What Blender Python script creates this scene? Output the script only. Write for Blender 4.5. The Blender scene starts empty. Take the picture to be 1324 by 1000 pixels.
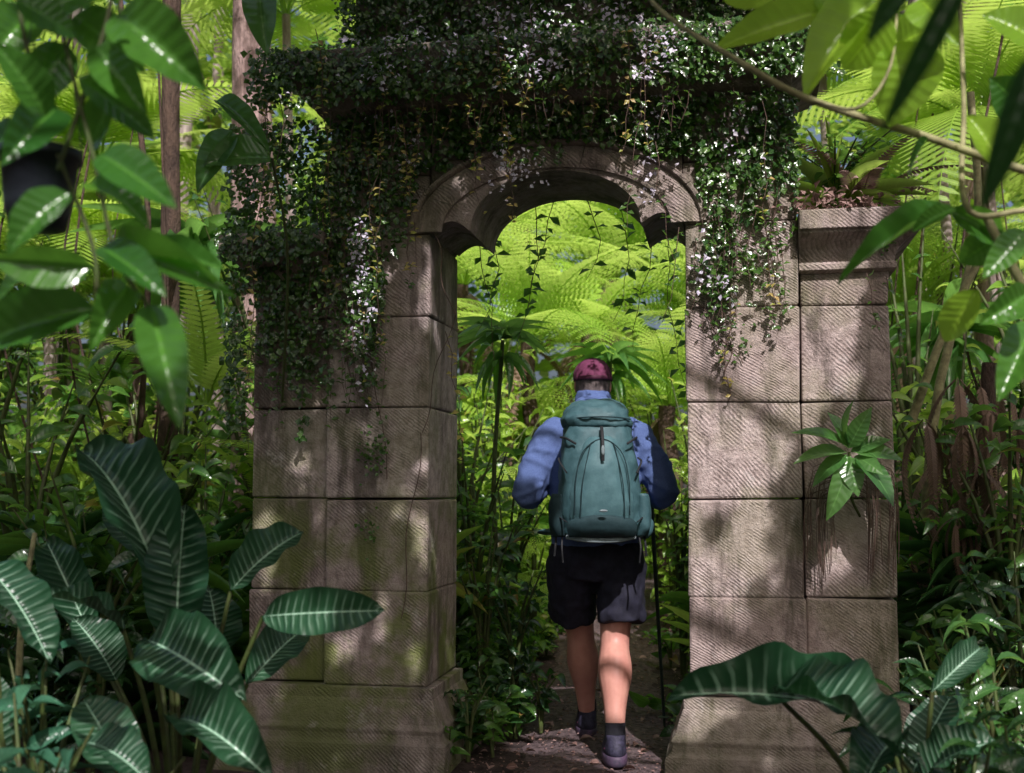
import bpy, math, random
import numpy as np
from mathutils import Vector, Matrix
rng=np.random.default_rng(11); random.seed(11)
U=lambda a,b,n=None: rng.uniform(a,b,n)
scene=bpy.context.scene
# ------------------------------------------------------------ camera
CZ=1.2; F=1500.0; PIT=math.radians(4.95)
cam_d=bpy.data.cameras.new('camera'); cam=bpy.data.objects.new('camera',cam_d); scene.collection.objects.link(cam)
cam.location=(0,0,CZ); cam.rotation_euler=(math.pi/2+PIT,0,0)
cam_d.sensor_width=36; cam_d.lens=36*F/1324; cam_d.clip_end=800; cam_d.clip_start=.05
cam_d.dof.use_dof=True; cam_d.dof.focus_distance=5.0; cam_d.dof.aperture_fstop=2.8
scene.camera=cam
def at(px,py,Y):
    a=(px-662)/F; b=(500-py)/F
    d=np.array([a, math.cos(PIT)-b*math.sin(PIT), math.sin(PIT)+b*math.cos(PIT)])
    return np.array([0,0,CZ])+d*(Y/d[1])
# ------------------------------------------------------------ light
S=np.array([.12,-.66,.74]); S/=np.linalg.norm(S)
scene.view_settings.view_transform='Standard'; scene.view_settings.look='None'; scene.view_settings.exposure=0
w=bpy.data.worlds.new('World'); scene.world=w; w.use_nodes=True
nt=w.node_tree; bg=nt.nodes['Background']; sk=nt.nodes.new('ShaderNodeTexSky'); sk.sky_type='NISHITA'; sk.sun_disc=False
sk.sun_elevation=math.asin(S[2]); sk.sun_rotation=math.atan2(S[0],S[1]); sk.dust_density=8.0; sk.air_density=.7; sk.ozone_density=.5
nt.links.new(sk.outputs[0],bg.inputs[0]); bg.inputs[1].default_value=.15
sd=bpy.data.lights.new('sun','SUN'); sd.energy=5; sd.angle=math.radians(.5); sd.color=(1,.94,.93)
so=bpy.data.objects.new('sun',sd); scene.collection.objects.link(so); so.rotation_euler=Vector(S).to_track_quat('Z','Y').to_euler(); so.location=(3,-5,9)
# ------------------------------------------------------------ materials
def mat_new(name):
    m=bpy.data.materials.new(name); m.use_nodes=True; n=m.node_tree; n.nodes.clear(); return m,n
class NT:
    def __init__(s,n): s.n=n
    def node(s,t,**k):
        x=s.n.nodes.new(t)
        for a,b in k.items(): setattr(x,a,b)
        return x
    def link(s,a,b): s.n.links.new(a,b)
    def math(s,op,a,b=None,c=None,clamp=False):
        x=s.node('ShaderNodeMath',operation=op,use_clamp=clamp)
        for i,v in enumerate((a,b,c)):
            if v is None: continue
            if isinstance(v,(int,float)): x.inputs[i].default_value=v
            else: s.link(v,x.inputs[i])
        return x.outputs[0]
    def mix(s,f,a,b,mode='MIX'):
        x=s.node('ShaderNodeMix',data_type='RGBA',blend_type=mode)
        for i,v in ((0,f),(6,a),(7,b)):
            if isinstance(v,(int,float)): x.inputs[i].default_value=v
            elif isinstance(v,tuple): x.inputs[i].default_value=(*v[:3],1)
            else: s.link(v,x.inputs[i])
        return x.outputs[2]
    def noise(s,scale,detail=4,vec=None,rough=.55):
        x=s.node('ShaderNodeTexNoise'); x.inputs['Scale'].default_value=scale; x.inputs['Detail'].default_value=detail; x.inputs['Roughness'].default_value=rough
        if vec is not None: s.link(vec,x.inputs['Vector'])
        return x.outputs[0]
    def ramp(s,v,a,b):
        x=s.node('ShaderNodeMapRange',clamp=True,interpolation_type='SMOOTHSTEP'); s.link(v,x.inputs[0]); x.inputs[1].default_value=a; x.inputs[2].default_value=b
        return x.outputs[0]
def leafmat(name,c1,c2,trans=.35,rough=.38,tc=None,stripe=None,rib=1.8,nv=9,spec=.5,dead=None,vein=.1):
    m,n=mat_new(name); T=NT(n)
    at_=T.node('ShaderNodeAttribute',attribute_name='luv'); sp=T.node('ShaderNodeSeparateXYZ'); T.link(at_.outputs['Vector'],sp.inputs[0])
    s_,t_,r_=sp.outputs
    geo=T.node('ShaderNodeNewGeometry'); nz=T.noise(14,2,geo.outputs['Position'])
    col=T.mix(r_,c1,c2)
    if dead is not None: col=T.mix(T.ramp(r_,.95,.98),col,dead)
    col=T.mix(T.math('MULTIPLY',T.ramp(nz,.4,.7),.4),col,tuple(x*.6 for x in c1))
    ab=T.math('ABSOLUTE',s_)
    ph=T.math('SUBTRACT',T.math('MULTIPLY',t_,nv*6.283),T.math('MULTIPLY',ab,6.0))
    wv=T.math('SINE',T.math('ADD',ph,T.math('MULTIPLY',nz,2.5)))
    if stripe is not None:
        k=T.math('MULTIPLY',T.ramp(wv,.45,1.0),T.ramp(ab,1.0,.45))
        k=T.math('MULTIPLY',k,T.math('ADD',.35,T.math('MULTIPLY',T.ramp(T.noise(6,2,geo.outputs['Position']),.35,.65),.6)))
        col=T.mix(T.math('MULTIPLY',k,.75),col,stripe)
        col=T.mix(T.ramp(ab,.05,.02),col,tuple(min(1,x*1.4) for x in stripe))
    else:
        col=T.mix(T.math('MULTIPLY',T.ramp(wv,.8,1.0),vein),col,tuple(min(1,x*rib) for x in c2))
        col=T.mix(T.math('MULTIPLY',T.ramp(ab,.08,.02),.6),col,tuple(min(1,x*rib) for x in c2))
    bp=T.node('ShaderNodeBump'); bp.inputs['Strength'].default_value=.35 if stripe else .15; bp.inputs['Distance'].default_value=.004
    T.link(T.math('ADD',wv,T.math('MULTIPLY',nz,3.0)),bp.inputs['Height'])
    p=T.node('ShaderNodeBsdfPrincipled'); T.link(col,p.inputs['Base Color']); p.inputs['Roughness'].default_value=rough; p.inputs['Specular IOR Level'].default_value=spec
    T.link(bp.outputs[0],p.inputs['Normal'])
    tr=T.node('ShaderNodeBsdfTranslucent')
    T.link(T.mix(.6,col,tc or tuple(min(.9,a*b) for a,b in zip(c2,(2.6,2.2,1.2)))),tr.inputs[0])
    mx=T.node('ShaderNodeMixShader'); mx.inputs[0].default_value=trans; T.link(p.outputs[0],mx.inputs[1]); T.link(tr.outputs[0],mx.inputs[2])
    o=T.node('ShaderNodeOutputMaterial'); T.link(mx.outputs[0],o.inputs[0]); return m
def simple(name,c1,c2=None,scale=20,rough=.7,bump=.3,dist=.004,spec=.4,stretch=(1,1,1),metal=0):
    m,n=mat_new(name); T=NT(n); c2=c2 or tuple(x*.6 for x in c1)
    tc=T.node('ShaderNodeTexCoord'); mp=T.node('ShaderNodeMapping'); mp.inputs['Scale'].default_value=stretch; T.link(tc.outputs['Object'],mp.inputs[0])
    nz=T.noise(scale,6,mp.outputs[0],.65); col=T.mix(T.ramp(nz,.3,.7),c2,c1)
    p=T.node('ShaderNodeBsdfPrincipled'); T.link(col,p.inputs['Base Color']); p.inputs['Roughness'].default_value=rough; p.inputs['Specular IOR Level'].default_value=spec; p.inputs['Metallic'].default_value=metal
    nz2=T.noise(scale*4,4,mp.outputs[0])
    bp=T.node('ShaderNodeBump'); bp.inputs['Strength'].default_value=bump; bp.inputs['Distance'].default_value=dist
    T.link(T.math('ADD',nz,T.math('MULTIPLY',nz2,.4)),bp.inputs['Height']); T.link(bp.outputs[0],p.inputs['Normal'])
    o=T.node('ShaderNodeOutputMaterial'); T.link(p.outputs[0],o.inputs[0]); return m
def stonemat():
    m,n=mat_new('tooled_stone'); T=NT(n)
    a=T.node('ShaderNodeAttribute',attribute_name='luv'); sp=T.node('ShaderNodeSeparateXYZ'); T.link(a.outputs['Vector'],sp.inputs[0]); r=sp.outputs[2]; dsel=sp.outputs[0]
    tc=T.node('ShaderNodeTexCoord'); ob=tc.outputs['Object']; xyz=T.node('ShaderNodeSeparateXYZ'); T.link(ob,xyz.inputs[0])
    x,y,z=xyz.outputs
    n1=T.noise(2.6,6,ob,.6); n2=T.noise(18,6,ob,.7); n3=T.noise(90,4,ob,.7); n4=T.noise(5,3,ob)
    col=T.mix(r,(.44,.345,.33),(.64,.53,.515))
    col=T.mix(T.math('MULTIPLY',T.ramp(n2,.62,.35),.6),col,(.24,.18,.165))
    h=T.math('ADD',T.math('MULTIPLY',T.math('ADD',x,y),310.0),T.math('MULTIPLY',z,T.math('ADD',T.math('MULTIPLY',dsel,220.0),300.0)))
    h=T.math('ADD',h,T.math('ADD',T.math('MULTIPLY',n2,6.0),T.math('MULTIPLY',n4,22.0))); wv=T.math('SINE',h)
    msk=T.ramp(T.noise(7,4,ob),.38,.6)
    wm=T.math('MULTIPLY',wv,msk)
    col=T.mix(T.math('MULTIPLY',T.ramp(wm,.2,-.9),.42),col,(.13,.10,.09))
    mp=T.node('ShaderNodeMapping'); mp.inputs['Scale'].default_value=(5,5,1.0); T.link(ob,mp.inputs[0])
    s1=T.noise(1.3,6,mp.outputs[0],.7)
    col=T.mix(T.math('MULTIPLY',T.ramp(s1,.46,.64),.8),col,(.09,.072,.063))
    col=T.mix(T.math('MULTIPLY',T.ramp(T.noise(40,4,ob,.7),.56,.68),.5),col,(.10,.085,.075))
    mossz=T.ramp(z,1.7,.4)
    mossx=T.ramp(x,.3,-.5)
    col=T.mix(T.math('MULTIPLY',T.ramp(n1,.42,.58),T.math('ADD',.25,T.math('MULTIPLY',T.math('MULTIPLY',mossz,mossx),.6))),col,(.15,.19,.04))
    col=T.mix(T.math('MULTIPLY',T.ramp(T.noise(7,5,ob,.7),.58,.70),.4),col,(.70,.64,.63))
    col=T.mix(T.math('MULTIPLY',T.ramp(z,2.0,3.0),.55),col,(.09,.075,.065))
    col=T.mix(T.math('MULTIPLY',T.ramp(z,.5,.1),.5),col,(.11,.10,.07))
    p=T.node('ShaderNodeBsdfPrincipled'); T.link(col,p.inputs['Base Color']); p.inputs['Roughness'].default_value=.88; p.inputs['Specular IOR Level'].default_value=.25
    bp=T.node('ShaderNodeBump'); bp.inputs['Strength'].default_value=.9; bp.inputs['Distance'].default_value=.007
    hh=T.math('ADD',T.math('MULTIPLY',wm,.18),T.math('ADD',T.math('MULTIPLY',n2,2.1),T.math('MULTIPLY',n3,.9)))
    T.link(hh,bp.inputs['Height']); T.link(bp.outputs[0],p.inputs['Normal'])
    o=T.node('ShaderNodeOutputMaterial'); T.link(p.outputs[0],o.inputs[0]); return m
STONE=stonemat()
BARK=simple('bark',(.46,.33,.31),(.13,.09,.08),18,.9,.9,.03,.2,(1,1,.25))
BARKG=simple('pale_bark',(.42,.35,.34),(.16,.12,.11),14,.9,.8,.02,.2,(1,1,.3))
BARKD=simple('dark_bark',(.12,.08,.06),(.05,.035,.03),20,.9,.9,.03,.2,(1,1,.3))
TWIG=simple('green_stem',(.07,.11,.025),(.045,.045,.015),30,.6)
VTWIG=simple('vine_twig',(.16,.10,.08),(.07,.045,.035),40,.8)
BR=simple('branch_bark',(.40,.38,.20),(.18,.16,.08),22,.8,.5,.006)
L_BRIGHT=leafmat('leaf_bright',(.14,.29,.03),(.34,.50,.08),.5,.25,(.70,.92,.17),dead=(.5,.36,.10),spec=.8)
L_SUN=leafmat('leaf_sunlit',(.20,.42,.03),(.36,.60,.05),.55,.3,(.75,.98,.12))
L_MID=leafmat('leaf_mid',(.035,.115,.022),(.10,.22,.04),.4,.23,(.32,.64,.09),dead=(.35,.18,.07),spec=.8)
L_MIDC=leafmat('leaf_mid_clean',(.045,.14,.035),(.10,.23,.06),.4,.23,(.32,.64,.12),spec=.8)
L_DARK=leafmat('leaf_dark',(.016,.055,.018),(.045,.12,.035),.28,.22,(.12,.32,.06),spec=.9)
L_VINE=leafmat('leaf_vine',(.018,.06,.016),(.10,.20,.035),.25,.22,(.22,.48,.04),spec=.9,nv=3)
L_GLINT=leafmat('leaf_painted_glint',(.66,.60,.78),(.88,.82,.94),.35,.3,(.8,.7,.85),nv=3)  # white-lilac sun glints painted in as leaf colour
L_NEW=leafmat('leaf_new',(.36,.44,.07),(.58,.38,.16),.4,.35,(.8,.7,.15),nv=3)
L_FERN=leafmat('leaf_fern',(.17,.35,.03),(.37,.57,.08),.5,.36,(.78,.98,.22),nv=2,spec=.7)
L_CAL=leafmat('leaf_zebra',(.014,.06,.026),(.028,.09,.04),.15,.33,(.05,.18,.05),stripe=(.26,.42,.30),nv=15,spec=.5)
L_HANG=leafmat('leaf_waxy',(.03,.125,.02),(.09,.24,.032),.38,.2,(.26,.62,.06),spec=.8,vein=.0)
L_DEAD=leafmat('leaf_dead',(.15,.08,.065),(.44,.29,.27),.15,.7,(.3,.2,.15),spec=.3)
L_FD=leafmat('dead_frond',(.09,.06,.045),(.22,.14,.10),.1,.8,(.2,.12,.07))
# ------------------------------------------------------------ mesh helpers
class Acc:
    def __init__(s): s.V=[];s.Fc=[];s.A=[];s.M=[];s.n=0
    def raw(s,V,Fa,A,mat):
        V=np.asarray(V,float);Fa=np.asarray(Fa,int);s.V.append(V);s.Fc.append(Fa+s.n);s.A.append(np.broadcast_to(np.asarray(A,float),V.shape).copy());s.M.append(np.full(len(Fa),mat));s.n+=len(V)
    def inst(s,tpl,R,P,SC,rnd,mat):
        V,Fa,UV=tpl; k=len(P)
        if k==0: return
        P=np.asarray(P,float); SC=np.asarray(SC,float)
        X=np.einsum('kij,knj->kni',R,V[None]*SC[:,None,:])+P[:,None,:]
        n=len(V); FF=(Fa[None]+(np.arange(k)*n)[:,None,None]).reshape(-1,4)
        A=np.zeros((k,n,3)); A[:,:,:2]=UV[None]; A[:,:,2]=np.asarray(rnd)[:,None]
        s.raw(X.reshape(-1,3),FF,A.reshape(-1,3),mat)
    def obj(s,name,mats,parent=None,smooth=True):
        V=np.concatenate(s.V);Fa=np.concatenate(s.Fc);A=np.concatenate(s.A);M=np.concatenate(s.M)
        me=bpy.data.meshes.new(name); me.vertices.add(len(V)); me.vertices.foreach_set('co',V.ravel())
        me.loops.add(Fa.size); me.loops.foreach_set('vertex_index',Fa.ravel().astype(np.int32))
        me.polygons.add(len(Fa)); me.polygons.foreach_set('loop_start',np.arange(0,Fa.size,4,dtype=np.int32))
        for m in mats: me.materials.append(m)
        me.polygons.foreach_set('material_index',M.astype(np.int32)); me.polygons.foreach_set('use_smooth',np.full(len(Fa),smooth))
        me.update(calc_edges=True)
        me.attributes.new('luv','FLOAT_VECTOR','POINT').data.foreach_set('vector',A.ravel())
        o=bpy.data.objects.new(name,me); scene.collection.objects.link(o)
        if parent: o.parent=parent
        return o
def empty(name,loc=(0,0,0),rz=0):
    e=bpy.data.objects.new(name,None); e.empty_display_size=.2; scene.collection.objects.link(e); e.location=loc; e.rotation_euler=(0,0,rz); return e
def norm(a): return a/np.maximum(np.linalg.norm(a,axis=-1,keepdims=True),1e-9)
def frames(d,n):
    y=norm(np.asarray(d,float)); x=norm(np.cross(y,np.asarray(n,float)+1e-5)); z=np.cross(x,y)
    return np.stack([x,y,z],axis=-1)
def leaf(nv=4,nu=1,a=.6,b=.9,arch=.1,fold=.15,droop=0,wave=0):
    t=np.linspace(0,1,nv+1); wv=(t**a)*((1-t)**b); wv=wv/wv.max()*.5; wv=np.maximum(wv,.008)
    sv=np.linspace(-1,1,2*nu+1); V=[];UVs=[]
    for i,tt in enumerate(t):
        for s in sv:
            V.append((s*wv[i],tt,arch*4*tt*(1-tt)-droop*tt*tt+fold*abs(s)*wv[i]*2*.5+wave*math.sin(tt*19+s*2)*abs(s)**2)); UVs.append((s,tt))
    c=2*nu+1; Fa=[(i*c+j,i*c+j+1,(i+1)*c+j+1,(i+1)*c+j) for i in range(nv) for j in range(c-1)]
    return np.array(V),np.array(Fa),np.array(UVs)
LF2=leaf(3,1); LFs=leaf(5,1,.6,.9,.12,.25,.25); LFlan=leaf(5,1,.7,1.1,.1,.3,.2); LFstrap=leaf(8,1,.35,.6,.0,.35,.55); LFbig=leaf(14,4,.55,.85,.08,.3,0,.014); LFcal=leaf(22,4,.6,.62,.07,.25,0,.03)
LFvine=leaf(2,1,.45,.8,.05,.3)
def tubeVF(P,R,ns=8,ref=(0.13,.1,1)):
    P=np.asarray(P,float); n=len(P); R=np.asarray(R,float)
    if R.ndim==0: R=np.full(n,float(R))
    if R.ndim==1: R=np.stack([R,R],1)
    T=norm(np.gradient(P,axis=0)); V=[]
    x=norm(np.cross(T[0],np.array(ref,float)))
    for i in range(n):
        x=norm(x-T[i]*np.dot(x,T[i])); y=np.cross(T[i],x)
        a=np.arange(ns)*2*math.pi/ns
        V.append(P[i]+np.cos(a)[:,None]*x*R[i,0]+np.sin(a)[:,None]*y*R[i,1])
    Fa=[(i*ns+j,i*ns+(j+1)%ns,(i+1)*ns+(j+1)%ns,(i+1)*ns+j) for i in range(n-1) for j in range(ns)]
    return np.concatenate(V),np.array(Fa)
def cr(P,n):
    P=np.asarray(P,float); m=len(P); Q=np.concatenate([[2*P[0]-P[1]],P,[2*P[-1]-P[-2]]]); out=[]
    for u in np.linspace(0,m-1-1e-9,n):
        i=int(u); t=u-i; p0,p1,p2,p3=Q[i:i+4]
        out.append(.5*((2*p1)+(-p0+p2)*t+(2*p0-5*p1+4*p2-p3)*t*t+(-p0+3*p1-3*p2+p3)*t**3))
    return np.array(out)
def tube(acc,P,R,mat,ns=7,n=None,rnd=.5):
    P=np.asarray(P,float)
    if n is not None:
        R=np.broadcast_to(np.asarray(R,float),(len(P),)) if np.ndim(R)<2 else R
        R=np.interp(np.linspace(0,len(P)-1,n),np.arange(len(P)),R); P=cr(P,n)
    V,Fa=tubeVF(P,R,ns); acc.raw(V,Fa,(0.5,0.5,rnd),mat)
def rdir(n,zlo=-1,zhi=1):
    a=U(0,2*math.pi,n); z=U(zlo,zhi,n); return norm(np.stack([np.cos(a),np.sin(a),z],1))
def shrub(acc,base,h,r,n,L,W,tpl,mat,stems=6,smat=None,up=.3,low=.2):
    base=np.asarray(base,float); st=[]
    for i in range(stems):
        a=U(0,6.28); q=r*U(.3,1); tip=base+np.array([math.cos(a)*q,math.sin(a)*q,h*U(.65,1)]); mid=base*.5+tip*.5+np.array([-math.cos(a)*q*.25,-math.sin(a)*q*.25,h*.1])
        if smat is not None: tube(acc,[base,mid,tip],[.016*h**.5,.010*h**.5,.003],smat,5,7)
        st.append((base,mid,tip))
    st=np.array(st); i=rng.integers(0,stems,n); t=U(low,1,n)[:,None]
    p=(1-t)**2*st[i,0]+2*t*(1-t)*st[i,1]+t*t*st[i,2]
    p=p+rdir(n)*U(0,r*.28,n)[:,None]
    d=rdir(n,up-.6,up+.5); nn=norm(np.array([0,-.35,1])+rng.normal(0,.45,(n,3)))
    s=U(.55,1.2,n)*L
    acc.inst(tpl,frames(d,nn),p,np.stack([s*W,s,s],1),U(0,1,n),mat)
def rosette(acc,base,n,L,W,tpl,mat,e0=.2,e1=1.3,rn=.3):
    base=np.asarray(base,float); a=np.arange(n)*2.399+U(0,6); e=U(e0,e1,n)
    d=np.stack([np.cos(a)*np.cos(e),np.sin(a)*np.cos(e),np.sin(e)],1); nn=np.stack([-np.cos(a)*np.sin(e),-np.sin(a)*np.sin(e),np.cos(e)],1)+rng.normal(0,rn*.3,(n,3))
    s=U(.7,1.15,n)*L; acc.inst(tpl,frames(d,nn),base+d*.01,np.stack([s*W,s,s],1),U(0,1,n),mat)
def pleaf(acc,b,t,wpx,Y0,Y1,mat,tpl=LFbig,nrm=None,arch=1.0,tilt=.5):
    B=at(b[0],b[1],Y0);T_=at(t[0],t[1],Y1); d=T_-B; L=np.linalg.norm(d); Wd=wpx*(Y0+Y1)/2/F
    if nrm is None:
        nrm=norm(np.array([0,0,CZ])-(B+T_)/2)*(1-tilt)+np.array([0,0,1])*tilt+rng.normal(0,.15,3)
    acc.inst(tpl,frames(d[None],np.array([nrm])),[B],np.array([[Wd,L,L*arch]]),[U(0,1)],mat)
    return B
def frond(npin=22,sub=10,plen=.26,arch=.12,droop=.3,w=.012):
    V=[];Fa=[];UV=[]
    def quadleaf(p,d,nrm,L,W):
        x=np.cross(d,nrm); i=len(V)
        for q,uv in ((p-x*W*.4,(-1,0)),(p+x*W*.4,(1,0)),(p+d*L*.55+x*W*.5,(1,.5)),(p+d*L*.55-x*W*.5,(-1,.5)),(p+d*L+x*W*.08,(1,1)),(p+d*L-x*W*.08,(-1,1))): V.append(q);UV.append((uv[0]*.6,uv[1]))
        Fa.append((i,i+1,i+2,i+3));Fa.append((i+3,i+2,i+4,i+5))
    z=lambda t: arch*4*t*(1-t)-droop*t*t
    P=np.array([[0,t,z(t)] for t in np.linspace(0,1,10)]); tv,tf=tubeVF(P,np.linspace(.008,.002,10),4)
    i0=len(V)
    for q in tv: V.append(q);UV.append((.9,.1))
    for f in tf: Fa.append(tuple(f+i0))
    for k in range(npin):
        t=.1+.89*k/(npin-1); l=plen*min(1,(t+.12)*2.6)*(1-t)**.55+.015; p=np.array([0,t,z(t)]); dz=(z(t+.01)-z(t-.01))/.02
        tg=np.array([0,1,dz]);tg/=np.linalg.norm(tg); nn=np.array([0,-dz,1]);nn/=np.linalg.norm(nn)
        for sgn in (-1,1):
            d=np.array([sgn,0,0])*.88+tg*.42-nn*.18; d/=np.linalg.norm(d)
            if sub==0: quadleaf(p,d,nn,l,w*1.6); continue
            pd=np.cross(nn,d)
            for j in range(sub):
                q=p+d*l*(j+.5)/sub-nn*.12*l*((j/sub)**2); ll=l*.17*(1-(j/sub)*.75)+.004
                for s2 in (-1,1):
                    dd=pd*s2*.85+d*.5; dd/=np.linalg.norm(dd); quadleaf(q,dd,nn,ll,l/sub*.72)
    return np.array(V),np.array(Fa),np.array(UV)
FR=frond(20,8); FRs=frond(26,0,.16,.12,.35,.022); PALM=frond(30,0,.42,.15,.4,.016)
def fern(acc,c,n,L,tpl,mat,e0=.1,e1=.8,W=1.0):
    a=np.arange(n)*2.399+U(0,6); e=U(e0,e1,n); d=np.stack([np.cos(a)*np.cos(e),np.sin(a)*np.cos(e),np.sin(e)],1); nn=np.stack([-np.cos(a)*np.sin(e),-np.sin(a)*np.sin(e),np.cos(e)],1)
    s=U(.8,1.15,n)*L; acc.inst(tpl,frames(d,nn),np.asarray(c)+d*.03,np.stack([s*W,s,s],1),U(0,1,n)*.9,mat)
# ------------------------------------------------------------ gate frame
TH=math.radians(10.5); c_,s_=math.cos(TH),math.sin(TH); G=np.array([.184,4.938,0])
def gp(u,v,z): u=np.asarray(u,float); return np.stack([G[0]+u*c_+v*s_, G[1]-u*s_+v*c_, z+0*u],-1)
def front(px,py):
    r=(px-662)/F; u=(5.08*r+.583)/(.983+.182*r); Y=5.08-.182*u; return u-.78, at(px,py,Y)[2]
gate=empty('stone_gateway',tuple(G),-TH)
st=Acc()
def box(u0,u1,v0,v1,z0,z1,g=.0025,j=.005):
    lo=np.array([u0+g,v0,z0+g]);hi=np.array([u1-g,v1,z1-g])
    V=np.array([[ (lo,hi)[i][0],(lo,hi)[k][1],(lo,hi)[l][2]] for l in (0,1) for k in (0,1) for i in (0,1)])+U(-j,j,(8,3))
    st.raw(V,[(0,2,3,1),(4,5,7,6),(0,1,5,4),(2,6,7,3),(0,4,6,2),(1,3,7,5)],(U(0,1),0,U(0,1)),0)
TK=.54; zs=[.35,.75,1.15,1.55,1.95,2.31]
for sg in (-1,1):
    for i in range(5):
        a,b=sorted((sg*.552,sg*1.022)); box(a,b,U(-.004,.004),TK,zs[i],zs[i+1])
        if i<4:
            a,b=sorted((sg*1.024,sg*1.385)); box(a,b,.035+U(-.004,.004),TK-.03,zs[i],zs[i+1])
    a,b=sorted((sg*1.024,sg*1.385)); box(a,b,.035,TK-.03,1.95,2.09)
    a,b=sorted((sg*.552,sg*1.022)); box(a,b,0,TK,2.31,2.58); box(a,b,0,TK,2.58,2.86)
box(-.552,-.18,0,TK,2.64,2.86); box(-.18,.2,0,TK,2.64,2.86); box(.2,.552,0,TK,2.64,2.86)
box(-.5,.9,.1,TK-.1,3.12,3.75); box(-.95,-.5,.1,TK-.1,3.12,3.6)
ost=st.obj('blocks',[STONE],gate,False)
bv=ost.modifiers.new('b','BEVEL'); bv.width=.010; bv.segments=2; bv.limit_method='ANGLE'
def moulding(name,u0,u1,v0,v1,prof):
    a=Acc(); V=[];Fa=[]
    for (o,z) in prof: V+= [(u0-o,v0-o,z),(u1+o,v0-o,z),(u1+o,v1+o,z),(u0-o,v1+o,z)]
    n=len(prof)
    for i in range(n-1):
        for k in range(4): Fa.append((i*4+k,i*4+(k+1)%4,(i+1)*4+(k+1)%4,(i+1)*4+k))
    Fa.append((3,2,1,0)); b=(n-1)*4; Fa.append((b,b+1,b+2,b+3)); a.raw(V,Fa,(U(0,1),0,U(.1,.7)),0)
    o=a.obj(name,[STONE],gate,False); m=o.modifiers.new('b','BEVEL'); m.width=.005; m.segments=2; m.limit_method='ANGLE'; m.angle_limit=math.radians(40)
basep=[(.10,-.15),(.10,.10),(.095,.12),(.075,.135),(.07,.16),(.075,.18),(.06,.20),(.045,.25),(.03,.29),(.025,.30),(.025,.347)]
for nm,a,b in (('left',-1.385,-.552),('right',.552,1.385)): moulding('plinth_'+nm,a,b,.0,TK,basep)
def capital(name,sg):
    prof=[(.0,2.085),(.03,2.095),(.03,2.12),(.02,2.125),(.025,2.15),(.04,2.18),(.07,2.21),(.11,2.235),(.11,2.245),(.125,2.25),(.125,2.325),(.12,2.33)]
    a=Acc(); V=[];Fa=[]
    for o,z in prof:
        xs_=(1.0235,1.385+o); x0,x1=(xs_ if sg>0 else (-xs_[1],-xs_[0])); V+=[(x0,.035-o,z),(x1,.035-o,z),(x1,TK-.03+o,z),(x0,TK-.03+o,z)]
    n=len(prof)
    for i in range(n-1):
        for k in range(4): Fa.append((i*4+k,i*4+(k+1)%4,(i+1)*4+(k+1)%4,(i+1)*4+k))
    b=(n-1)*4; Fa.append((b,b+1,b+2,b+3)); a.raw(V,Fa,(.4,0,.3),0); o=a.obj(name,[STONE],gate,False)
    m=o.modifiers.new('b','BEVEL'); m.width=.005; m.segments=2; m.limit_method='ANGLE'; m.angle_limit=math.radians(40)
capital('capital_left',-1); capital('capital_right',1)
corn=[(.002,2.862),(.03,2.88),(.03,2.91),(.06,2.93),(.10,2.97),(.15,3.0),(.15,3.02),(.18,3.025),(.18,3.11),(.17,3.115)]
moulding('cornice',-1.05,.98,.0,TK,corn)
def intr(u):
    a=abs(u)
    return 2.335+.235*math.sqrt(max(0,1-(a/.37)**2)) if a<=.37 else 2.315+.05*math.sin(math.pi*min(1,(a-.37)/.182))
a_=Acc(); us=np.concatenate([np.linspace(-.5495,-.375,9),-.37*np.cos(np.linspace(0,math.pi,33)),np.linspace(.375,.5495,9)])
V=[];Fa=[]
for u in us:
    z=intr(u); V+=[(u,0.001,z),(u,TK-.001,z),(u,TK-.001,2.637),(u,.001,2.637)]
for i in range(len(us)-1):
    for k in range(4): Fa.append((i*4+k,(i+1)*4+k,(i+1)*4+(k+1)%4,i*4+(k+1)%4))
a_.raw(V,Fa,(.3,0,.35),0); o=a_.obj('arch_soffit',[STONE],gate,False)
def ring(name,ax,az,bx,bz,d,nseg,gap,z0=2.315):
    a=Acc()
    for s in range(nseg):
        t0=math.pi*s/nseg+gap;t1=math.pi*(s+1)/nseg-gap; V=[];Fa=[];tt=np.linspace(t0,t1,6); jj=U(-.002,.002)
        prof=[(0,.001),(0.0,-d*.6),(.25,-d),(.75,-d*1.05),(1,-d*.7),(1,.001)]
        for t in tt:
            for f,v in prof:
                V.append(((ax+(bx-ax)*f)*math.cos(t),v+(jj if v<0 else 0),z0+(az+(bz-az)*f)*math.sin(t)))
        m=len(prof)
        for i in range(5):
            for k in range(m-1): Fa.append((i*m+k,i*m+k+1,(i+1)*m+k+1,(i+1)*m+k))
        Fa+= [(0,1,2,3),(0,3,4,5)]; b=5*m; Fa+=[(b+3,b+2,b+1,b),(b+5,b+4,b+3,b)]
        a.raw(V,Fa,(U(0,1),0,U(.0,.5)),0)
    a.obj(name,[STONE],gate,False)
ring('archivolt',.50,.265,.62,.36,.022,7,.003); ring('archivolt_fillet',.622,.362,.65,.39,.035,7,.004)
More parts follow.
